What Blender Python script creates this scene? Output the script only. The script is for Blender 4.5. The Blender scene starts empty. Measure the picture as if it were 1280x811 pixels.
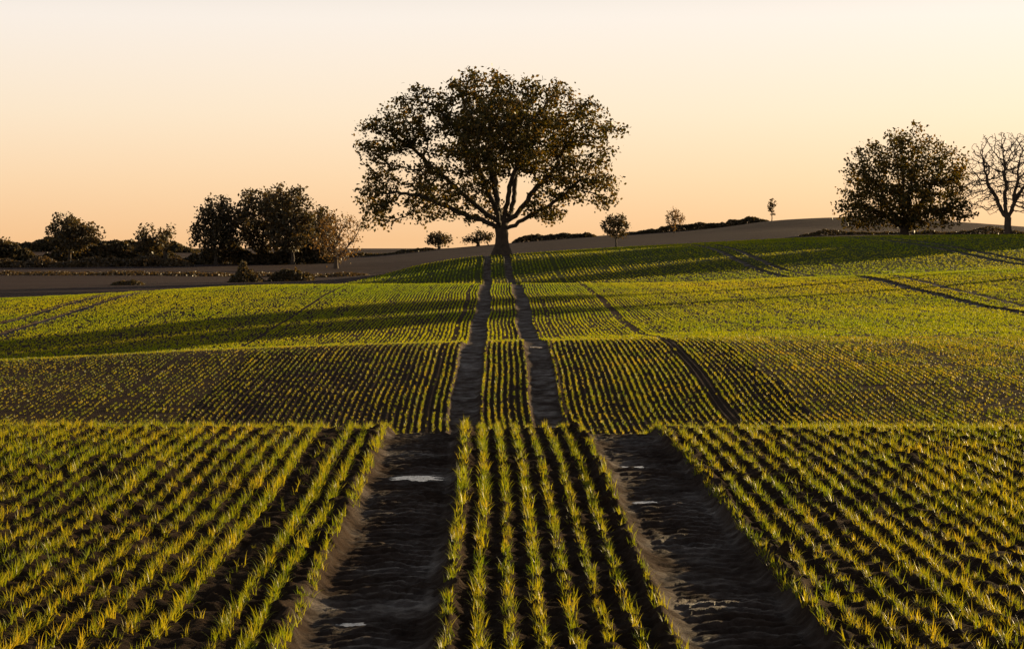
import bpy, math, numpy as np
from mathutils import Vector
rng = np.random.default_rng(7)
scene = bpy.context.scene
R = math.radians
S = 2400.0
CX = 0.33            # centre of the tramline pair
ROW = 0.155
TRAM = [CX-45, CX-22.5, CX, CX+22.5, CX+43.5]

def link(o):
    scene.collection.objects.link(o); return o

# ------------------------------------------------------------------ camera
cam = bpy.data.cameras.new("camera"); co = link(bpy.data.objects.new("camera", cam))
cam.sensor_width = 36; cam.lens = 36*S/1280
cam.shift_y = -105.5/1280; cam.shift_x = 23/1280
co.location = (0, 0, 0); co.rotation_euler = (R(90), 0, 0)
cam.clip_start = 0.1; cam.clip_end = 8000
scene.camera = co

# ------------------------------------------------------------------ light
SUN_AZ, SUN_EL = 50.0, 8.0
sd = Vector((math.sin(R(SUN_AZ))*math.cos(R(SUN_EL)), math.cos(R(SUN_AZ))*math.cos(R(SUN_EL)), math.sin(R(SUN_EL))))
sl = bpy.data.lights.new("sun", 'SUN'); so = link(bpy.data.objects.new("sun", sl))
sl.energy = 9.5; sl.angle = R(0.6); sl.color = (1.0, 0.73, 0.38)
so.rotation_euler = (-sd).to_track_quat('-Z', 'Y').to_euler(); so.location = (60, 40, 60)
w = bpy.data.worlds.new("World"); scene.world = w; w.use_nodes = True
nt = w.node_tree; nt.nodes.clear()
sky = nt.nodes.new('ShaderNodeTexSky'); sky.sky_type = 'NISHITA'; sky.sun_disc = False
sky.sun_elevation = R(SUN_EL); sky.sun_rotation = R(SUN_AZ)
sky.air_density = 1.0; sky.dust_density = 1.5; sky.ozone_density = 1.0
bg = nt.nodes.new('ShaderNodeBackground'); bg.inputs[1].default_value = 0.025
# evening haze layer: brightness and warmth by elevation above the horizon
tc_ = nt.nodes.new('ShaderNodeTexCoord'); sp_ = nt.nodes.new('ShaderNodeSeparateXYZ'); nt.links.new(tc_.outputs['Generated'], sp_.inputs[0])
rp = nt.nodes.new('ShaderNodeValToRGB'); nt.links.new(sp_.outputs['Z'], rp.inputs[0])
stops = [(0.0, (0.95, 0.57, 0.29)), (0.03, (0.96, 0.67, 0.42)), (0.065, (0.96, 0.77, 0.58)), (0.115, (0.95, 0.84, 0.76)), (0.2, (0.5, 0.46, 0.43)), (0.5, (0.15, 0.155, 0.17)), (1.0, (0.07, 0.08, 0.10))]
e = rp.color_ramp.elements
while len(e) < len(stops): e.new(0.5)
for i, (p_, c_) in enumerate(stops): e[i].position = p_; e[i].color = (*c_, 1)
bg2 = nt.nodes.new('ShaderNodeBackground'); nt.links.new(rp.outputs[0], bg2.inputs[0]); bg2.inputs[1].default_value = 0.93
ad = nt.nodes.new('ShaderNodeAddShader')
wo = nt.nodes.new('ShaderNodeOutputWorld')
nt.links.new(sky.outputs[0], bg.inputs[0]); nt.links.new(bg.outputs[0], ad.inputs[0]); nt.links.new(bg2.outputs[0], ad.inputs[1]); nt.links.new(ad.outputs[0], wo.inputs[0])
scene.view_settings.view_transform = 'Standard'; scene.view_settings.look = 'None'; scene.view_settings.exposure = 0

# ------------------------------------------------------------------ node helpers
class NB:
    def __init__(s, name):
        s.m = bpy.data.materials.new(name); s.m.use_nodes = True
        s.t = s.m.node_tree; s.t.nodes.clear()
        s.out = s.n('ShaderNodeOutputMaterial')
    def n(s, typ, **kw):
        nd = s.t.nodes.new(typ)
        for k, v in kw.items(): setattr(nd, k, v)
        return nd
    def l(s, a, b): s.t.links.new(a, b)
    def noise(s, vec, scale, detail=4, rough=0.55):
        nd = s.n('ShaderNodeTexNoise'); nd.inputs['Scale'].default_value = scale
        nd.inputs['Detail'].default_value = detail; nd.inputs['Roughness'].default_value = rough
        if vec is not None: s.l(vec, nd.inputs['Vector'])
        return nd.outputs['Fac']
    def ramp(s, fac, stops):
        nd = s.n('ShaderNodeValToRGB'); s.l(fac, nd.inputs[0])
        e = nd.color_ramp.elements
        while len(e) < len(stops): e.new(0.5)
        for i, (p, c) in enumerate(stops):
            e[i].position = p; e[i].color = (*c, 1) if len(c) == 3 else c
        return nd.outputs[0]
    def mix(s, fac, a, b, blend='MIX'):
        nd = s.n('ShaderNodeMix', data_type='RGBA', blend_type=blend)
        for v, i in ((fac, 0), (a, 6), (b, 7)):
            if hasattr(v, 'node'): s.l(v, nd.inputs[i])
            elif isinstance(v, (int, float)): nd.inputs[i].default_value = v
            else: nd.inputs[i].default_value = (*v, 1)
        return nd.outputs[2]
    def math(s, op, a, b=0.0, clamp=False):
        nd = s.n('ShaderNodeMath', operation=op, use_clamp=clamp)
        for v, i in ((a, 0), (b, 1)):
            if hasattr(v, 'node'): s.l(v, nd.inputs[i])
            else: nd.inputs[i].default_value = v
        return nd.outputs[0]
    def attr(s, name):
        nd = s.n('ShaderNodeAttribute'); nd.attribute_name = name; return nd.outputs['Fac']

def leafy_mat(name, stops, transl=0.4, patch=None, scale=0.6, rough=0.5, use_random=False, spec=0.3):
    b = NB(name)
    geo = b.n('ShaderNodeNewGeometry')
    if use_random:
        oi = b.n('ShaderNodeObjectInfo'); f = oi.outputs['Random']
    else:
        f = geo.outputs['Random Per Island']
    col = b.ramp(f, stops)
    nz = b.noise(geo.outputs['Position'], scale, 3)
    if patch: 
        f2 = b.math('MULTIPLY', b.math('SUBTRACT', nz, 0.35), 2.6, True)
        col = b.mix(f2, b.mix(1.0, col, patch, 'MULTIPLY'), col)
    p = b.n('ShaderNodeBsdfPrincipled'); b.l(col, p.inputs['Base Color'])
    p.inputs['Roughness'].default_value = rough
    p.inputs['Specular IOR Level'].default_value = spec
    tr = b.n('ShaderNodeBsdfTranslucent')
    tc = b.mix(1.0, col, (1.45, 1.22, 0.5), 'MULTIPLY'); b.l(tc, tr.inputs[0])
    mx = b.n('ShaderNodeMixShader'); mx.inputs[0].default_value = transl
    b.l(p.outputs[0], mx.inputs[1]); b.l(tr.outputs[0], mx.inputs[2]); b.l(mx.outputs[0], b.out.inputs[0])
    return b.m

M_wheat = leafy_mat("wheat_leaf", [(0, (0.20, 0.24, 0.010)), (0.5, (0.33, 0.30, 0.014)), (1, (0.50, 0.39, 0.03))], 0.52, (0.55, 0.78, 0.6), 0.7, 0.42, True, 0.3)
M_wheat_far = leafy_mat("wheat_leaf_far", [(0, (0.27, 0.30, 0.012)), (1, (0.45, 0.41, 0.02))], 0.5, (0.5, 0.74, 0.6), 0.05, 0.5, True, 0.12)
M_oak = leafy_mat("oak_leaf", [(0, (0.05, 0.048, 0.012)), (0.6, (0.10, 0.074, 0.018)), (1, (0.22, 0.13, 0.034))], 0.42, (0.6, 0.7, 0.6), 0.35)
M_hazed_leaf = leafy_mat("hazed_leaf", [(0, (0.05, 0.044, 0.026)), (0.6, (0.085, 0.066, 0.038)), (1, (0.14, 0.093, 0.05))], 0.35, (0.7, 0.75, 0.75), 0.12)  # distance haze is mixed into this leaf colour as a paler, greyer tint
M_brown_leaf = leafy_mat("autumn_leaf", [(0, (0.12, 0.075, 0.036)), (1, (0.22, 0.135, 0.06))], 0.35, None, 0.2)
M_reed = leafy_mat("dry_reed", [(0, (0.05, 0.038, 0.022)), (1, (0.11, 0.075, 0.042))], 0.3, None, 0.2)

def bark(name, c1, c2):
    b = NB(name); geo = b.n('ShaderNodeNewGeometry')
    nz = b.noise(geo.outputs['Position'], 3.0, 6, 0.65)
    p = b.n('ShaderNodeBsdfPrincipled'); b.l(b.ramp(nz, [(0.3, c1), (0.7, c2)]), p.inputs['Base Color'])
    p.inputs['Roughness'].default_value = 0.9
    bp = b.n('ShaderNodeBump'); bp.inputs['Strength'].default_value = 0.8; bp.inputs['Distance'].default_value = 0.06
    b.l(nz, bp.inputs['Height']); b.l(bp.outputs[0], p.inputs['Normal']); b.l(p.outputs[0], b.out.inputs[0])
    return b.m
M_bark = bark("oak_bark", (0.025, 0.018, 0.013), (0.07, 0.05, 0.035))
M_bark2 = bark("pale_bark", (0.06, 0.042, 0.03), (0.11, 0.076, 0.052))

# ------------------------------------------------------------------ terrain heights
def pchip_slopes(t, v):
    h = np.diff(t); h = h.reshape((-1,)+(1,)*(v.ndim-1))
    d = np.diff(v, axis=0)/h
    m = np.zeros_like(v)
    a, c = d[:-1], d[1:]
    w1 = 2*h[1:]+h[:-1]; w2 = h[1:]+2*h[:-1]
    with np.errstate(divide='ignore', invalid='ignore'):
        mm = (w1+w2)/(w1/a+w2/c)
    m[1:-1] = np.where(a*c > 0, mm, 0)
    return m
def pchip(t, v, q):
    t = np.asarray(t, float); v = np.asarray(v, float)
    m = pchip_slopes(t, v)
    q = np.clip(q, t[0], t[-1]); i = np.clip(np.searchsorted(t, q)-1, 0, len(t)-2)
    h = t[i+1]-t[i]; s = (q-t[i])/h
    if v.ndim > 1: h = h[:, None]; s = s[:, None]
    return ((1+2*s)*(1-s)**2)*v[i] + s*(1-s)**2*h*m[i] + s*s*(3-2*s)*v[i+1] + s*s*(s-1)*h*m[i+1]

ST = {
 -300: [(-50,-3),(0,-2.2),(50,-3)],
 -50: [(-20,-1.9),(0,-1.9),(20,-1.9)],
 0: [(-20,-1.92),(0,-1.9),(20,-1.92)],
 9: [(-8,-1.91),(0,-1.91),(8,-1.91)],
 13: [(-8,-1.88),(0,-1.88),(8,-1.88)],
 16: [(-8,-1.80),(0,-1.81),(8,-1.81)],
 18: [(-8,-1.765),(0,-1.80),(8,-1.785)],
 20: [(-8,-2.02),(0,-2.04),(8,-2.03)],
 24: [(-10,-2.9),(0,-2.9),(10,-2.9)],
 30: [(-10,-3.85),(0,-3.9),(10,-3.8)],
 36: [(-12,-4.3),(0,-4.3),(6,-4.15),(14,-3.95)],
 42: [(-14,-4.2),(0,-4.08),(6,-3.95),(14,-3.75)],
 48: [(-14,-3.9),(0,-3.62),(6,-3.5),(14,-3.42)],
 53: [(-16,-3.78),(0,-3.31),(8,-3.24),(16,-3.24)],
 58: [(-24,-4.0),(-15,-3.66),(-8,-3.33),(0,-3.12),(8,-3.07),(16,-3.12),(24,-3.0)],
 64: [(-24,-4.4),(-16,-4.15),(-8,-3.70),(0,-3.42),(8,-3.17),(16,-3.12),(26,-3.0)],
 70: [(-28,-4.65),(-18,-4.4),(-9,-3.9),(0,-3.6),(8,-3.30),(19,-3.12),(28,-2.95)],
 86: [(-34,-4.4),(-22,-4.12),(-11,-3.6),(0,-3.28),(12,-3.18),(24,-3.05),(34,-2.8)],
 100: [(-38,-4.15),(-26,-3.93),(-13,-3.22),(0,-2.93),(13,-2.88),(27,-2.68),(39,-2.35)],
 120: [(-46,-4.0),(-31,-3.68),(-22,-3.25),(-14,-2.85),(0,-2.76),(8,-2.74),(19,-2.4),(33,-1.90),(46,-1.4)],
 126: [(-46,-4.2),(-31,-3.85),(-14,-3.0),(0,-2.93),(8,-2.9),(20,-2.5),(35,-1.88),(46,-1.4)],
 140: [(-50,-4.4),(-35,-4.2),(-15,-3.8),(0,-3.55),(20,-3.0),(40,-2.3),(55,-1.8)],
 155: [(-50,-4.5),(-38,-4.4),(-15,-3.95),(0,-3.35),(20,-2.75),(43,-2.1),(60,-1.5)],
 175: [(-60,-4.6),(-44,-4.5),(-18,-4.15),(-8,-3.2),(0,-2.3),(20,-1.6),(45,-1.1),(65,-0.6)],
 190: [(-60,-4.6),(-46,-4.55),(-20,-4.3),(-12,-3.6),(-6,-2.3),(0,-1.55),(9,-1.25),(18,-0.85),(45,-0.35),(65,0.0)],
 205: [(-65,-4.65),(-50,-4.6),(-22,-4.4),(-12,-3.7),(-5,-2.2),(2,-1.5),(12,-0.85),(21,-0.45),(45,0.1),(70,0.5)],
 230: [(-70,-4.7),(-25,-4.6),(-8,-3.6),(5,-2.0),(24,-0.45),(45,0.35),(65,0.6),(80,0.8)],
 260: [(-66,-4.8),(-20,-4.6),(0,-3.3),(30,-0.9),(55,0.2),(70,0.4),(100,0.5)],
 330: [(-85,-4.4),(-40,-4.4),(0,-2.6),(30,-0.3),(57,1.5),(90,1.5),(120,1.2)],
 450: [(-115,-3.4),(-31,-3.6),(-10,-2.0),(15,0.0),(50,2.6),(68,4.7),(80,5.2),(92,4.8),(125,2.3),(180,1.0)],
 600: [(-154,-3),(-40,-3.5),(20,-0.8),(103,4.0),(166,2.0)],
 900: [(-300,-6),(0,-6),(300,-5)],
 1600: [(-300,-9),(0,-9),(300,-9)],
 5000: [(-300,-22),(0,-22),(300,-22)],
}
def rng_list(*segs):
    out = []
    for a, b, st in segs: out += list(np.arange(a, b-1e-6, st))
    return np.array(out+[segs[-1][1]])
def grow(a, b, s, k=1.18):
    o = []; x = a
    while x < b: o.append(x); x += s; s *= k
    return o+[b]
side = grow(72, 4000, 3)
xpos = rng_list((-7, -1.2, .05), (-1.2, 1.9, .022), (1.9, 7, .05))
def flank(a, b):
    return rng_list((7.2, 20.8, .35), (20.8, 24.4, .1), (24.4, 41, .5), (41, 46.8, .12), (46.8, 71.5, 1.2))
fl = flank(7, 72)
xs = np.concatenate([-np.array(side)[::-1], -fl[::-1], xpos, fl, np.array(side)])
xs = np.unique(np.round(xs, 4))
ys = np.concatenate([np.arange(-300, -20, 20), np.arange(-20, 6, 1.0), rng_list((6, 20.5, .026), (20.5, 62, .2), (62, 130, .5), (130, 212, 1.0), (212, 600, 6)), np.array(grow(610, 5000, 25))])
ys = np.unique(np.round(ys, 4))
sy = np.array(sorted(ST))
Zst = np.array([pchip(*zip(*ST[k]), xs) for k in sy])
Z = pchip(sy, Zst, ys)                                # (ny,nx)
X, Y = np.meshgrid(xs, ys)

def sn(x, y, seed, f):
    r = np.random.default_rng(seed); o = 0
    for i in range(7):
        a = r.uniform(0, 2*math.pi); k = f*r.uniform(0.5, 1.8); p = r.uniform(0, 6.28)
        o = o+np.sin(k*(x*math.cos(a)+y*math.sin(a))+p+1.3*np.sin(k*0.6*(x*math.sin(a)-y*math.cos(a))+p*2))
    return o/7.0*1.6
def vnoise(x, y, cell, seed):            # value noise, smooth-stepped
    tab = np.random.default_rng(seed).normal(0, 1, (256, 256))
    gx = x/cell; gy = y/cell; ix = np.floor(gx).astype(int); iy = np.floor(gy).astype(int)
    fx = gx-ix; fy = gy-iy; fx = fx*fx*(3-2*fx); fy = fy*fy*(3-2*fy)
    T = lambda a, c: tab[a & 255, c & 255]
    return (T(ix, iy)*(1-fx)+T(ix+1, iy)*fx)*(1-fy)+(T(ix, iy+1)*(1-fx)+T(ix+1, iy+1)*fx)*fy
def wob(y): return 0.05*np.sin(y*0.21+1)+0.025*np.sin(y*0.53)+0.3*np.sin(y*0.017)*np.clip((y-60)/100, 0, 1)
def bend(x, y):      # outer rows bow slightly with the slope
    t = np.clip((np.abs(x)-8)/30, 0, 1)
    return t*1.6*np.sin((y-60)*0.03)*np.sign(x)

PUD = [(CX-0.95+0.03, 15.3, 0.19, 0.22), (CX+0.95-0.12, 15.9, 0.13, 0.11), (CX+0.95-0.17, 14.1, 0.13, 0.10), (CX+0.95-0.02, 57.2, 0.2, 0.5), (CX-0.95-0.1, 9.9, 0.07, 0.05)]
green_edge = lambda x: pchip([-90,-60,-30,-17,-8,0,10,30,60,90], [130,131,134,150,196,204,212,232,246,256], x)
field = (Y < green_edge(X)).astype(float)
track = np.zeros_like(Z)
rutz = np.zeros_like(Z)
Xw = X-wob(Y)-bend(X, Y)
nzz = sn(X, Y, 5, 3.0); nz2 = sn(X, Y, 6, 11.0)
calm = np.zeros_like(Z)
for (px_, py_, lx_, ly_) in PUD:
    calm = np.maximum(calm, np.exp(-(((X-px_-wob(py_))/(lx_*1.3))**2+((Y-py_)/(ly_*1.4))**2)**1.5))
v1 = vnoise(X, Y, 0.045, 1); v2 = vnoise(X+3, Y, 0.09, 2); v3 = vnoise(X, Y+7, 0.25, 3); v4 = vnoise(X, Y, 0.6, 4)
for tc in TRAM:
    for sgn in (-1, 1):
        u = Xw-(tc+sgn*0.95)
        wd = 0.33+0.03*nzz+0.02*nz2+0.012*np.clip(v2, -2, 2)
        t = 1/(1+np.exp((np.abs(u)-wd)/0.03)); 
        track = np.maximum(track, t)
        rutz -= t*0.065
        rutz += 0.035*np.exp(-((np.abs(u)-wd-0.07)/0.06)**2)*(1+0.5*nz2+0.3*v2)
        near = (Y < 21)
        # chevron tread pressed in by tractor tyres
        lug = np.clip(np.sin(2*math.pi*(Y+0.45*np.abs(u-0.02)+0.012*v3)/0.15)*3, -1, 1)
        band = np.clip((0.27-np.abs(u))/0.04, 0, 1)
        rutz += near*t*band*0.017*lug*np.clip(0.85+0.6*v4, 0.15, 1)*(1-calm)
track *= field
rutz += track*(0.010*np.clip(v4, -2, 1)*(1-calm))-0.012*calm
fine = (0.0075*v1+0.0085*v2+0.006*v3)
drill = 0.014*np.cos(2*math.pi*(Xw-CX-ROW/2)/ROW)*(np.abs(X) < 7.2)*(Y < 62)*(1-track)
clod = (fine*(0.6+0.8*(1-track)))*(np.abs(X) < 7.2)*(Y < 20.6)*(1-calm)
Z = Z+rutz*field+(drill+clod)*field
far = np.clip((Y-130)/200, 0, 1)
Z += far*0.25*sn(X, Y, 21, 0.07)

ny, nx = Z.shape
me = bpy.data.meshes.new("ground")
me.vertices.add(nx*ny)
co_ = np.stack([X, Y, Z], -1).astype(np.float32).ravel(); me.vertices.foreach_set('co', co_)
idx = np.arange(nx*ny).reshape(ny, nx)
q = np.stack([idx[:-1, :-1], idx[:-1, 1:], idx[1:, 1:], idx[1:, :-1]], -1).reshape(-1)
nf = (nx-1)*(ny-1)
me.loops.add(nf*4); me.loops.foreach_set('vertex_index', q.astype(np.int32))
me.polygons.add(nf); me.polygons.foreach_set('loop_start', (np.arange(nf)*4).astype(np.int32))
me.polygons.foreach_set('use_smooth', np.ones(nf, bool))
for nm, arr in (("track", track), ("field", field)):
    at = me.attributes.new(nm, 'FLOAT', 'POINT'); at.data.foreach_set('value', arr.astype(np.float32).ravel())
me.update(); me.validate()
ground = link(bpy.data.objects.new("ground", me))
print("ground", nx, ny)

def hz(x, y):
    i = np.clip(np.searchsorted(xs, x)-1, 0, nx-2); j = np.clip(np.searchsorted(ys, y)-1, 0, ny-2)
    fx = (x-xs[i])/(xs[i+1]-xs[i]); fy = (y-ys[j])/(ys[j+1]-ys[j])
    return (Z[j, i]*(1-fx)+Z[j, i+1]*fx)*(1-fy)+(Z[j+1, i]*(1-fx)+Z[j+1, i+1]*fx)*fy

# ground material
b = NB("field_soil")
geo = b.n('ShaderNodeNewGeometry'); P = geo.outputs['Position']
sep = b.n('ShaderNodeSeparateXYZ'); b.l(P, sep.inputs[0])
n1 = b.noise(P, 1.6, 8, 0.7); n2 = b.noise(P, 14, 8, 0.7)
soil = b.ramp(n2, [(0.3, (0.024, 0.014, 0.009)), (0.6, (0.05, 0.031, 0.020)), (0.85, (0.10, 0.063, 0.042))])
mp = b.n('ShaderNodeMapping'); b.l(P, mp.inputs[0]); mp.inputs['Scale'].default_value = (1, 0.25, 1)
g1 = b.noise(mp.outputs[0], 1.6, 8, 0.75)
cover = b.math('MULTIPLY', b.math('SUBTRACT', sep.outputs['Y'], 125.0), 1/50.0, True)
cover = b.math('MULTIPLY', cover, b.math('MULTIPLY', b.math('ADD', g1, 0.12), 1.2, True))
greenc = b.ramp(g1, [(0.3, (0.04, 0.065, 0.008)), (0.7, (0.09, 0.115, 0.012))])
fieldc = b.mix(cover, soil, greenc)
mpb = b.n('ShaderNodeMapping'); b.l(P, mpb.inputs[0]); mpb.inputs['Scale'].default_value = (0.25, 1, 1)
brown = b.ramp(b.noise(mpb.outputs[0], 0.25, 8, 0.7), [(0.3, (0.026, 0.017, 0.017)), (0.7, (0.068, 0.043, 0.040))])
base = b.mix(b.attr("field"), brown, fieldc)
n5 = b.noise(P, 5.0, 8, 0.75)
mud = b.ramp(b.math('ADD', b.math('MULTIPLY', n1, 0.5), b.math('MULTIPLY', n5, 0.5)), [(0.36, (0.024, 0.015, 0.011)), (0.5, (0.06, 0.039, 0.029)), (0.64, (0.11, 0.075, 0.058))])
base = b.mix(b.attr("track"), base, mud)
p = b.n('ShaderNodeBsdfPrincipled'); b.l(base, p.inputs['Base Color'])
wet = b.math('MULTIPLY', b.attr("track"), b.math('MULTIPLY', b.math('SUBTRACT', n1, 0.42), 4.0, True))
rg = b.math('SUBTRACT', 0.95, b.math('MULTIPLY', wet, 0.5)); b.l(rg, p.inputs['Roughness'])
b.l(b.math('ADD', 0.05, b.math('MULTIPLY', wet, 0.4)), p.inputs['Specular IOR Level'])
bp = b.n('ShaderNodeBump'); bp.inputs['Strength'].default_value = 1.0; bp.inputs['Distance'].default_value = 0.03
hsum = b.math('ADD', b.noise(P, 34, 8, 0.8), b.math('MULTIPLY', n2, 0.8)); b.l(hsum, bp.inputs['Height'])
b.l(bp.outputs[0], p.inputs['Normal']); b.l(p.outputs[0], b.out.inputs[0])
me.materials.append(b.m)

# ------------------------------------------------------------------ generic blade meshes
def mesh_from(name, V, F3, F4, mat):
    V = np.asarray(V, np.float32).reshape(-1, 3); m = bpy.data.meshes.new(name)
    m.vertices.add(len(V)); m.vertices.foreach_set('co', V.ravel())
    F4 = np.asarray(F4, np.int32).reshape(-1, 4); F3 = np.asarray(F3, np.int32).reshape(-1, 3)
    loops = np.concatenate([F4.ravel(), F3.ravel()]).astype(np.int32)
    starts = np.concatenate([np.arange(len(F4))*4, len(F4)*4+np.arange(len(F3))*3]).astype(np.int32)
    m.loops.add(len(loops)); m.loops.foreach_set('vertex_index', loops)
    m.polygons.add(len(starts)); m.polygons.foreach_set('loop_start', starts)
    m.update()
    for mm in (mat if isinstance(mat, list) else [mat]): m.materials.append(mm)
    return m
def tuft(name, nb, hmin, hmax, wd, sx, sy_, mat, r, ns=4, tmax=0.5, bmax=1.5):
    V = []; F3 = []; F4 = []
    for _ in range(nb):
        az = r.uniform(0, 2*math.pi); L = r.uniform(hmin, hmax); t0 = r.uniform(0.05, tmax); bend_ = r.uniform(0.3, bmax)
        bx, by = r.uniform(-sx, sx), r.uniform(-sy_, sy_)
        d = np.array([math.cos(az), math.sin(az), 0]); tw = az+math.pi/2+r.uniform(-0.6, 0.6)
        sd_ = np.array([math.cos(tw), math.sin(tw), 0]); pos = np.array([bx, by, -0.01]); b0 = len(V)
        for k in range(ns+1):
            t = k/ns; ang = t0+bend_*t*t
            ww = wd*(0.6+0.4*math.sin(math.pi*min(t+0.3, 1)))*(1 if t < 0.6 else (1-t)/0.4)
            if k == ns: V.append(pos.copy())
            else:
                V.append(pos-sd_*ww/2); V.append(pos+sd_*ww/2)
            pos = pos+(d*math.sin(ang)+np.array([0, 0, math.cos(ang)]))*L/ns
        for k in range(ns-1): F4.append([b0+2*k, b0+2*k+1, b0+2*k+3, b0+2*k+2])
        F3.append([b0+2*(ns-1), b0+2*(ns-1)+1, b0+2*ns])
    return mesh_from(name, V, F3, F4, mat)

def scatter(name, colname, meshes, pts, rot, scl, ind):
    col = bpy.data.collections.new(colname)
    for i, m in enumerate(meshes):
        o = bpy.data.objects.new(m.name, m); col.objects.link(o)
    pm = bpy.data.meshes.new(name); pm.vertices.add(len(pts)); pm.vertices.foreach_set('co', pts.astype(np.float32).ravel())
    a = pm.attributes.new("rot", 'FLOAT_VECTOR', 'POINT'); a.data.foreach_set('vector', rot.astype(np.float32).ravel())
    a = pm.attributes.new("scl", 'FLOAT_VECTOR', 'POINT'); a.data.foreach_set('vector', scl.astype(np.float32).ravel())
    a = pm.attributes.new("ind", 'INT', 'POINT'); a.data.foreach_set('value', ind.astype(np.int32))
    o = link(bpy.data.objects.new(name, pm))
    ng = bpy.data.node_groups.new(name+"_nodes", 'GeometryNodeTree')
    ng.interface.new_socket('Geometry', in_out='INPUT', socket_type='NodeSocketGeometry')
    ng.interface.new_socket('Geometry', in_out='OUTPUT', socket_type='NodeSocketGeometry')
    gi = ng.nodes.new('NodeGroupInput'); go = ng.nodes.new('NodeGroupOutput')
    ip = ng.nodes.new('GeometryNodeInstanceOnPoints'); ci = ng.nodes.new('GeometryNodeCollectionInfo')
    ci.inputs['Collection'].default_value = col; ci.inputs['Separate Children'].default_value = True; ci.inputs['Reset Children'].default_value = True
    def na(nm, typ):
        nd = ng.nodes.new('GeometryNodeInputNamedAttribute'); nd.data_type = typ; nd.inputs['Name'].default_value = nm
        return nd.outputs['Attribute']
    L = ng.links.new
    L(gi.outputs[0], ip.inputs['Points']); L(ci.outputs[0], ip.inputs['Instance']); ip.inputs['Pick Instance'].default_value = True
    L(na("ind", 'INT'), ip.inputs['Instance Index']); L(na("rot", 'FLOAT_VECTOR'), ip.inputs['Rotation']); L(na("scl", 'FLOAT_VECTOR'), ip.inputs['Scale'])
    L(ip.outputs[0], go.inputs[0])
    md = o.modifiers.new("instances", 'NODES'); md.node_group = ng
    print(name, len(pts)); return o

rowk = np.random.default_rng(99).uniform(0.6, 1.12, 4001)      # some drill rows came up weaker
def rows(y0, y1, step, margin, every=1):
    kmax = int((0.275*y1+margin+2)/ROW)
    px = []; py = []; ps = []
    for k in range(-kmax, kmax+1, every):
        xr = CX+(k+0.5)*ROW
        n = int((y1-y0)/step)
        yy = y0+(np.arange(n)+rng.uniform(0, 1, n))*step
        half = 0.275*yy+margin
        yy = yy[np.abs(xr) < half]
        if len(yy) == 0: continue
        x = xr+rng.normal(0, 0.012, len(yy))
        dens = np.ones(len(yy))
        for tc in TRAM:
            for sg in (-1, 1):
                u = abs(xr-(tc+sg*0.95)); dens = dens*(0.0 if u < 0.33 else (0.7 if u < 0.42 else 1))
        if abs(xr+1.47) < 0.09: dens *= 0.1
        if abs(xr-5.3) < 0.09: dens *= 0.05
        if abs(xr+9.2) < 0.12: dens *= 0.05
        if abs(xr-2.25) < 0.08: dens *= 0.45
        rk = rowk[k+2000]
        long = 1+0.22*np.sin(yy*0.31+k*1.7)*np.sin(yy*0.11+k*0.9)
        dens = dens*np.clip(0.92+0.35*vnoise(np.full(len(yy), xr), yy, 0.5, 31)+0.2*vnoise(np.full(len(yy), xr), yy, 0.12, 32), 0.1, 1)*np.clip(0.35+0.65*rk*long, 0, 1)
        dens = np.where((yy > 24) & (yy < 37), dens*0.4, dens)
        # thinner stand on the left of the second slope, patchy on the right of it
        thin = np.clip((-xr-0.8)/3, 0, 1)*np.clip((yy-34)/4, 0, 1)*np.clip((60-yy)/3, 0, 1)
        pat = np.clip((yy-34)/4, 0, 1)*np.clip((64-yy)/6, 0, 1)*np.clip(0.3+0.5*vnoise(np.full(len(yy), xr), yy*0.6, 3.0, 41), 0, 1)
        dens = dens*(1-0.42*thin)*(1-0.4*pat)
        kp = rng.uniform(0, 1, len(yy)) < dens
        px.append(x[kp]); py.append(yy[kp]); ps.append(((0.55+0.45*rk*long)*(1-0.18*thin))[kp])
    x = np.concatenate(px); y = np.concatenate(py)
    return x+wob(y)+bend(x, y), y, np.concatenate(ps)
def do_scatter(name, colname, meshes, y0, y1, step, margin, smin, smax, elong=False, every=1):
    x, y, sr = rows(y0, y1, step, margin, every)
    kp = y < green_edge(x)-0.5; x = x[kp]; y = y[kp]; sr = sr[kp]
    z = hz(x, y)-0.004
    n = len(x); pts = np.stack([x, y, z], -1)
    rot = np.zeros((n, 3)); rot[:, 2] = rng.uniform(0, 6.28, n) if not elong else rng.choice([0, math.pi], n)+rng.normal(0, 0.08, n)
    rot[:, 0] = rng.normal(0, 0.13, n); rot[:, 1] = rng.normal(0, 0.13, n)
    s = rng.uniform(smin, smax, n)*(1+0.14*sn(x, y, 44, 0.9))*sr
    scl = np.stack([s, s, s*rng.uniform(0.85, 1.15, n)], -1)
    if elong: scl[:, 1] = 1
    scatter(name, colname, meshes, pts, rot, scl, rng.integers(0, len(meshes), n))

r = np.random.default_rng(3)
near_m = [tuft("wheat_tuft", 9, 0.04, 0.11, 0.0045, 0.016, 0.02, M_wheat, r, 4, 0.8, 1.8) for _ in range(14)]
mid_m = [tuft("wheat_clump", 11, 0.05, 0.09, 0.009, 0.015, 0.05, M_wheat, r, 3) for _ in range(8)]
far_m = [tuft("wheat_row_piece", 12, 0.05, 0.085, 0.021, 0.018, 0.16, M_wheat_far, r, 2) for _ in range(8)]
hill_m = [tuft("wheat_hill_row_piece", 12, 0.06, 0.11, 0.045, 0.04, 0.35, M_wheat_far, r, 2) for _ in range(8)]
do_scatter("wheat_crop", "wheat_tufts", near_m, 6.5, 21, 0.029, 1.4, 0.7, 1.2)
do_scatter("wheat_crop", "wheat_clumps", mid_m, 21, 62, 0.10, 2.5, 0.85, 1.2, True)
do_scatter("wheat_crop", "wheat_row_pieces", far_m, 62, 130, 0.30, 4, 0.9, 1.25, True)
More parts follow.
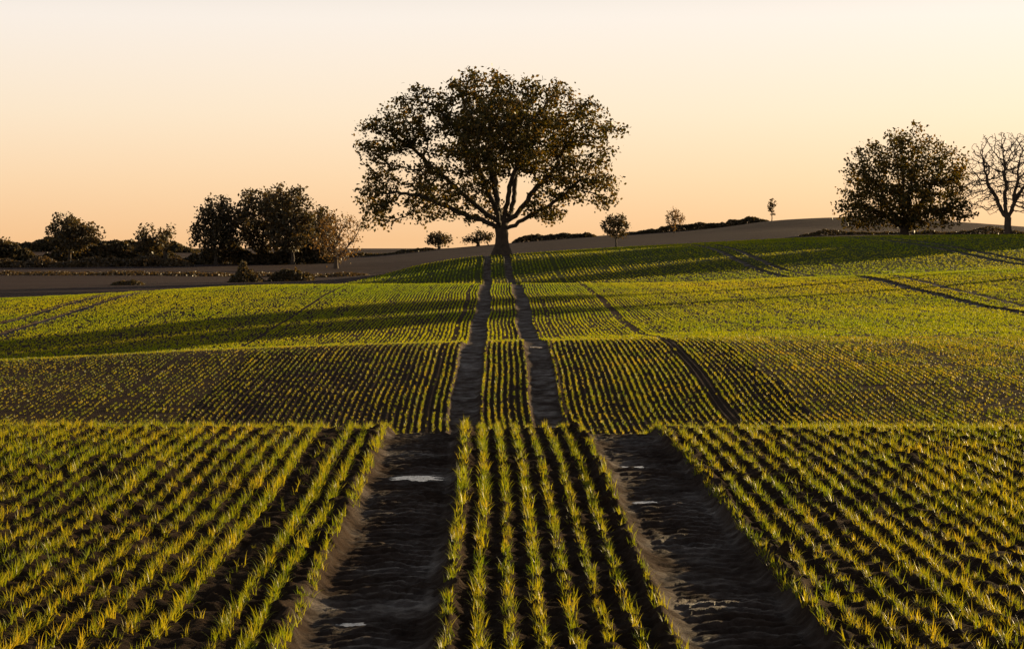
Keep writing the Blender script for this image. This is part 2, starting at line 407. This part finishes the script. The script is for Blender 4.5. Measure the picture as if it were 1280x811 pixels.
do_scatter("wheat_crop", "wheat_hill_rows", hill_m, 145, 250, 0.9, 4, 0.9, 1.25, True, 2)

# ------------------------------------------------------------------ puddles
b = NB("puddle_water"); p = b.n('ShaderNodeBsdfPrincipled')
p.inputs['Base Color'].default_value = (0.05, 0.038, 0.03, 1); p.inputs['Roughness'].default_value = 0.1; p.inputs['IOR'].default_value = 1.33
p.inputs['Specular IOR Level'].default_value = 0.5
g_ = b.n('ShaderNodeNewGeometry'); bp = b.n('ShaderNodeBump'); bp.inputs['Strength'].default_value = 0.4; bp.inputs['Distance'].default_value = 0.012
b.l(b.noise(g_.outputs['Position'], 14, 4), bp.inputs['Height']); b.l(bp.outputs[0], p.inputs['Normal'])
b.l(p.outputs[0], b.out.inputs[0]); M_pud = b.m
def puddle(x, y, lx, ly, lift):
    n = 64; V = []; 
    for k in range(n):
        a = 2*math.pi*k/n; rr = 1+0.22*math.sin(2*a+x*7)+0.2*math.sin(5*a+y)+0.12*math.sin(9*a)+0.07*math.sin(17*a)
        V.append((x+wob(y)+lx*rr*math.cos(a), y+ly*rr*math.sin(a), 0))
    zc = [hz(np.array([x+wob(y)+lx*f*math.cos(a)]), np.array([y+ly*f*math.sin(a)]))[0] for f in (0, .4, .8, 1) for a in np.linspace(0, 6, 9)]
    z = float(np.percentile(zc, 60))+lift
    m = bpy.data.meshes.new("puddle"); m.from_pydata([(a_, b_, z) for a_, b_, _ in V], [], [list(range(n))]); m.materials.append(M_pud)
    link(bpy.data.objects.new("puddle", m))
for P4 in PUD: puddle(*P4, 0.004)

# ------------------------------------------------------------------ trees
def colonize(lobes, n, trunk_h, r, step=0.5, kill=1.0, infl=7.0, maxit=140, lean=0.0, limbs=()):
    lob = np.array([l_[:6] for l_ in lobes], float); vol = (lob[:, 3]*lob[:, 4]*lob[:, 5])*np.array([l_[6] if len(l_) > 6 else 1 for l_ in lobes])
    pk = r.choice(len(lob), n, p=vol/vol.sum())
    u = r.normal(size=(n, 3)); u /= np.linalg.norm(u, axis=1)[:, None]; u *= (r.uniform(0, 1, n)**(1/2.4))[:, None]
    A = lob[pk, :3]+u*lob[pk, 3:6]
    A = A[A[:, 2] > min(trunk_h*0.45, 1.2)]
    nodes = [np.array([0., 0., 0.])]; par = [-1]
    k = max(2, int(trunk_h/step))
    for i in range(k):
        nodes.append(np.array([lean*(i+1)/k+r.normal(0, 0.03), r.normal(0, 0.03), (i+1)*trunk_h/k])); par.append(len(nodes)-2)
    for (lx, ly, lz, frac) in limbs:      # main limbs leaving the trunk
        i0 = int(k*frac); a0 = nodes[i0]; c = np.array([lx, ly, lz], float); L = np.linalg.norm(c-a0); ns = max(2, int(L/step)); pr = i0
        midp = a0+(c-a0)*0.5+np.array([0, 0, -0.08*L])+r.normal(0, 0.08*L, 3); ph = r.uniform(0, 6, 3)
        for j in range(1, ns+1):
            t = j/ns; pt = (1-t)**2*a0+2*t*(1-t)*midp+t*t*c+r.normal(0, 0.06, 3)+0.22*np.sin(ph+t*9)*t
            nodes.append(pt); par.append(pr); pr = len(nodes)-1
    N = np.array(nodes); kk = len(nodes)
    D = np.linalg.norm(A[:, None]-N[None], axis=2); 
    D[:, :int(k*0.6)] += 100
    best = D.argmin(1); bd = D.min(1); alive = np.ones(len(A), bool)
    N = list(N)
    for it in range(maxit):
        act = alive & (bd < (infl if len(N) > kk+8 else 60))
        if not act.any(): break
        ids = np.unique(best[act]); newn = []; Na = np.array(N)
        for i in ids:
            aa = A[act & (best == i)]; v = aa-Na[i]; v = (v/(np.linalg.norm(v, axis=1)[:, None]+1e-6)).sum(0)
            v = v/(np.linalg.norm(v)+1e-6)+r.normal(0, 0.25, 3); v /= np.linalg.norm(v)
            newn.append((Na[i]+v*step, i))
        if not newn: break
        base = len(N); arr = np.array([q_[0] for q_ in newn])
        for q_, i in newn: N.append(q_); par.append(i)
        d = np.linalg.norm(A[:, None]-arr[None], axis=2); m = d.min(1); im = d.argmin(1)
        up = m < bd; best[up] = base+im[up]; bd[up] = m[up]
        alive &= bd > kill
        if not alive.any(): break
    return np.array(N), np.array(par)

def tubes(N, par, rad, sides=5):
    V = []; F = []
    for i in range(1, len(N)):
        p = par[i]; a, c = N[p], N[i]; d = c-a; L = np.linalg.norm(d)
        if L < 1e-5: continue
        d /= L; up = np.array([0, 0, 1.]) if abs(d[2]) < 0.8 else np.array([1., 0, 0])
        s = np.cross(d, up); s /= np.linalg.norm(s); t = np.cross(d, s)
        ra = min(rad[p], rad[i]*1.35) ; rb = rad[i]; ns = sides if rad[i] < 0.15 else 10
        b0 = len(V)
        for (c0, rr) in ((a, ra), (c+d*rb*0.3, rb)):
            for k in range(ns):
                an = 2*math.pi*k/ns; V.append(c0+rr*(math.cos(an)*s+math.sin(an)*t))
        for k in range(ns): F.append([b0+k, b0+(k+1) % ns, b0+ns+(k+1) % ns, b0+ns+k])
    return V, F

def leaf_quads(C, size, r, flat=0.0):
    n = len(C); a = r.normal(size=(n, 3)); a /= np.linalg.norm(a, axis=1)[:, None]
    t = r.normal(size=(n, 3)); bb = np.cross(a, t); bb /= np.linalg.norm(bb, axis=1)[:, None]
    s = (size*r.uniform(0.6, 1.3, n))[:, None]
    V = np.stack([C-a*s*0.6, C+bb*s*0.36, C+a*s*0.6, C-bb*s*0.36], 1).reshape(-1, 3)
    return V, np.arange(n*4).reshape(-1, 4)

def make_tree(name, x, y, lobes, n=500, trunk_h=3, trunk_r=0.6, leaves=12, lsize=0.25, lspread=0.5, seed=1, leafmat=None, barkmat=None, step=0.5, kill=1.0, tip=0.02, flare=1.6, thr=0.06, z=None, powr=2.3, infl=7, keep=0.9, lean=0.0, limbs=(), holes=-0.62):
    r = np.random.default_rng(seed)
    N, par = colonize(lobes, n, trunk_h, r, step, kill, infl, lean=lean, limbs=limbs)
    n_ = len(N); acc = np.zeros(n_); ch = np.zeros(n_, int)
    for i in range(1, n_): ch[par[i]] += 1
    for i in range(n_-1, 0, -1):
        if ch[i] == 0: acc[i] = tip**powr
        acc[par[i]] += acc[i]
    rad = acc**(1/powr)
    rad = tip+(rad-tip)*(trunk_r-tip)/max(rad[1]-tip, 1e-6)
    hh = N[:, 2]; rad = rad*np.where(hh < 1.5, 1+(flare-1)*np.exp(-hh/0.5)*(np.arange(n_) < 6), 1)
    V, F = tubes(N, par, rad)
    zz = hz(np.array([x]), np.array([y]))[0]-0.15 if z is None else z
    root = link(bpy.data.objects.new(name, None)); root.location = (x, y, zz); root.empty_display_size = 1
    m = mesh_from("trunk_and_limbs", V, [], F, barkmat or M_bark)
    m.polygons.foreach_set('use_smooth', np.ones(len(m.polygons), bool))
    o = link(bpy.data.objects.new("trunk_and_limbs", m)); o.parent = root
    nl = 0
    if leaves:
        src = np.where((rad < thr) & (np.arange(n_) > 6))[0]
        # whole sprays are missing here and there, so sky shows through in patches
        hole = sn(N[src, 0]+N[src, 1]*0.6, N[src, 2]-N[src, 1]*0.4, seed+50, 1.3)
        src = src[(r.uniform(0, 1, len(src)) < keep) & (hole > holes)]
        C = np.repeat(N[src], leaves, 0)+r.normal(0, lspread, (len(src)*leaves, 3))*np.array([1, 1, 0.75])
        C = C[C[:, 2] > 0.3]
        Vl, Fl = leaf_quads(C, lsize, r)
        m2 = mesh_from("foliage", Vl, [], Fl, leafmat or M_oak)
        o2 = link(bpy.data.objects.new("foliage", m2)); o2.parent = root; nl = len(Fl)
    print(name, n_, nl)
    return root

oak = [(-2,0,14.8,4.8,5,4.1),(3.8,1,14.3,4.6,5,4.0),(-8.3,-1,13.5,4.2,4.5,3.6),(8.9,0,12.4,3.4,4,3.3),(-12.2,0,11.2,2.8,3.5,3.4),
 (-12.4,0,5.7,1.9,2.5,3.5,3.4),(-7.6,1,6.2,2.3,3,3.3,2.4),(0,-6,11.5,6,4,4),(1,7,11.5,7,4,4),(6.3,0,8.2,3.6,4,2.8,1.3),(9.8,0,7.0,1.9,3,2.6,2.2),
 (4.4,-1,4.8,2.3,3,1.9,2.2),(-3.4,1,4.6,2.6,3,1.8,2.6),(-4,-5,8,4,3,3)]
limbs = [(-7.5,0.5,9.5,1.0),(-4,-2.5,12,1.0),(-1.0,2,13,1.0),(2.6,-1.5,12,1.0),(6,1,10.5,1.0),(-8,-1,5.9,0.85),(7,-1,7.0,0.85),(1.5,5,9,0.95),(-1,-5,9,0.95)]
make_tree("oak_tree", 0.8, 190, oak, n=3000, trunk_h=3.2, trunk_r=0.66, leaves=17, lsize=0.32, lspread=0.38, seed=5, tip=0.022, flare=2.0, step=0.5, kill=0.80, thr=0.17, limbs=limbs, holes=-0.62)

def pxm(u, y): return (u-617)*y/S
rt = [(0.5,0,11.2,5.0,5,3.9),(-4.2,0,8.8,4.0,5,3.9),(4.6,0,9,4.0,4,3.6),(-2.5,0,6,6,6,4.0),(3,0,6,6,6,4.0),(-6,0,3.6,3.4,4,2.6,2.0),(5.8,0,3.6,3.2,4,2.5,2.0),(0,0,3.4,7,5,2.6,1.6)]
make_tree("lime_tree", pxm(1131, 250), 250, rt, n=1900, trunk_h=1.8, trunk_r=0.55, leaves=17, lsize=0.36, lspread=0.5, seed=8, thr=0.16, kill=0.9, limbs=[(-3.5,0,7,1),(3.5,0,7.5,1),(0,2,9,1),(0,-2.5,8,1),(-4,0,4,.8),(4,0,4,.8)], holes=-0.7)
bt = [(0,0,8.8,5.4,5,5.0),(-2,0,6,4.4,4,3.2),(2.5,0,6,4,4,3.2)]
make_tree("bare_tree", pxm(1260, 245), 245, bt, n=3200, trunk_h=2.4, trunk_r=0.42, leaves=0, seed=9, barkmat=M_bark2, kill=0.42, step=0.4, tip=0.03, limbs=[(-2.6,0,8,1),(2.4,0,7.5,1),(0,1,9,1),(.4,-2,8,1)])
def ball(h, w_, z0): return [(0, 0, (h+z0)/2, w_/2, w_/2, (h-z0)/2)]
make_tree("young_tree", pxm(770, 300), 300, ball(5.8, 4.4, 1.6), n=260, trunk_h=1.6, trunk_r=0.13, leaves=11, lsize=0.3, lspread=0.26, seed=11, leafmat=M_hazed_leaf, kill=0.5, step=0.3, thr=0.1)
make_tree("young_tree", pxm(843, 420), 420, ball(5.6, 4.8, 1.0), n=300, trunk_h=1.2, trunk_r=0.14, leaves=6, lsize=0.3, lspread=0.25, seed=12, leafmat=M_brown_leaf, kill=0.5, step=0.3, tip=0.04)
make_tree("young_tree", pxm(965, 420), 420, ball(5.6, 1.8, 1.2), n=120, trunk_h=1.6, trunk_r=0.10, leaves=12, lsize=0.35, lspread=0.22, seed=13, leafmat=M_hazed_leaf, kill=0.45, step=0.3)
# two tall ash trees standing beside the field on the right; their long shadows cross the hollow
for (ax, ay, ah, sd_) in ((44, 122, 13.5, 61), (47, 134, 15, 62)):
    make_tree("ash_tree", ax, ay, [(0,0,ah*0.72,3.4,3.4,ah*0.26),(1,1,ah*0.6,3.6,3,2.4)], n=500, trunk_h=4.5, trunk_r=0.35, leaves=20, lsize=0.5, lspread=0.5, seed=sd_, leafmat=M_oak, kill=0.8, thr=0.15)
def ft(u, y, h, wd, z0, seed, mat=M_hazed_leaf, n=500, leaves=17, name="deciduous_tree", bm=None, ls=0.5):
    r = np.random.default_rng(seed); L = []; h *= 1.05; wd *= 1.06
    for k in range(7):
        cx = r.uniform(-0.5, 0.5)*wd*0.78; cz = z0+(h-z0)*r.uniform(0.3, 0.8)
        L.append((cx, r.uniform(-1, 1), cz, wd*r.uniform(0.16, 0.26), wd*0.25, (h-z0)*r.uniform(0.15, 0.24)))
    L.append((0, 0, z0+(h-z0)*0.62, wd*0.28, wd*0.3, (h-z0)*0.38)); L.append((0, 0, z0+(h-z0)*0.35, wd*0.4, wd*0.35, (h-z0)*0.3))
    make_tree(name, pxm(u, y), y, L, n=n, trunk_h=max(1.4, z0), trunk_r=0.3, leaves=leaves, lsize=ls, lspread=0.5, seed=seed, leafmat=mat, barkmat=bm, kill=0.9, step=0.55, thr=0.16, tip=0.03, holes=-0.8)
ft(87, 340, 9.6, 10, 1.6, 21)
ft(186, 345, 6.8, 8.0, 0.8, 22, n=280)
ft(207, 335, 7.4, 2.6, 0.6, 23, n=140)
ft(270, 335, 11.8, 12, 1.2, 24, n=650)
ft(330, 340, 13.4, 11, 1.2, 25, n=600)
ft(366, 330, 13.6, 11.5, 1.2, 26, n=650)
ft(398, 338, 10.0, 9.0, 0.8, 27)
ft(420, 300, 8.8, 9.5, 0.4, 28, mat=M_brown_leaf, n=900, leaves=6, name="bare_shrub_tree", bm=M_bark2, ls=0.35)
ft(-20, 350, 5.5, 9, 0.5, 29)
ft(549, 440, 4.2, 6.5, 0.4, 30, n=200)
ft(598, 440, 3.6, 6.0, 0.4, 31, n=200)

def hedge(name, pts, h, depth, n, size, mat, seed, base=0.0, lo=0.35, cell=5.0, taper=None):
    r = np.random.default_rng(seed); pts = np.array(pts, float)
    seg = np.linalg.norm(np.diff(pts, axis=0), axis=1); cum = np.concatenate([[0], np.cumsum(seg)])
    s = r.uniform(0, cum[-1], n); x = np.interp(s, cum, pts[:, 0]); y = np.interp(s, cum, pts[:, 1])
    o_ = np.zeros_like(s)+seed
    prof = np.clip(0.68+0.22*vnoise(s, o_, cell, seed)+0.16*vnoise(s, o_, cell*0.4, seed+1)+0.1*vnoise(s, o_, cell*0.15, seed+2), lo, 1.5)
    tp = taper or h*1.5
    prof = prof*np.sqrt(np.clip(np.minimum(s, cum[-1]-s)/tp, 0.0, 1))
    t = r.uniform(0, 1, n)**0.8
    yo = r.normal(0, depth, n)*np.sqrt(np.clip(1.05-t, 0, 1)); hh = t*prof*h+base
    y = y+yo; z = hz(x, y)+hh
    V, F = leaf_quads(np.stack([x, y, z], -1), size, r)
    link(bpy.data.objects.new(name, mesh_from(name, V, [], F, mat)))
P_ = lambda u, y: (pxm(u, y), y)
hedge("hedgerow", [P_(-60, 350), P_(230, 350)], 3.8, 1.5, 17000, 0.55, M_hazed_leaf, 1)
hedge("hedgerow", [P_(-60, 500), P_(250, 510)], 3.8, 2, 14000, 0.8, M_hazed_leaf, 2, cell=9)
hedge("hedgerow", [P_(225, 345), P_(425, 335)], 4.2, 1.6, 15000, 0.5, M_hazed_leaf, 3)
hedge("hedgerow", [P_(430, 430), P_(545, 440)], 1.0, 1.2, 2500, 0.35, M_hazed_leaf, 13)
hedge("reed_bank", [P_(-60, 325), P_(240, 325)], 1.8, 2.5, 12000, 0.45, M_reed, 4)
hedge("bush", [P_(288, 200), P_(330, 200)], 1.9, 0.9, 3500, 0.22, M_hazed_leaf, 5, cell=1.5, taper=1.2)
hedge("bush", [P_(335, 203), P_(392, 203)], 1.6, 0.9, 3500, 0.22, M_hazed_leaf, 25, cell=1.5, taper=1.4)
hedge("bush", [P_(140, 190), P_(180, 190)], 0.7, 0.6, 900, 0.2, M_hazed_leaf, 6, cell=2)
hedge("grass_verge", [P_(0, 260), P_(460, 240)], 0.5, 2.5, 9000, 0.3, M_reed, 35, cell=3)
hedge("hedgerow", [P_(640, 450), P_(745, 450)], 1.7, 1.0, 4500, 0.4, M_hazed_leaf, 7)
hedge("hedgerow", [P_(775, 450), P_(960, 450)], 1.6, 1.0, 8500, 0.4, M_hazed_leaf, 9)
hedge("hedgerow", [P_(1000, 300), P_(1300, 300)], 0.9, 1.0, 5000, 0.3, M_hazed_leaf, 10)
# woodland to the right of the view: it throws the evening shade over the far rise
hedge("woodland", [(84, 206), (92, 285)], 17, 3.5, 9000, 1.6, M_hazed_leaf, 14, lo=0.5, cell=12)
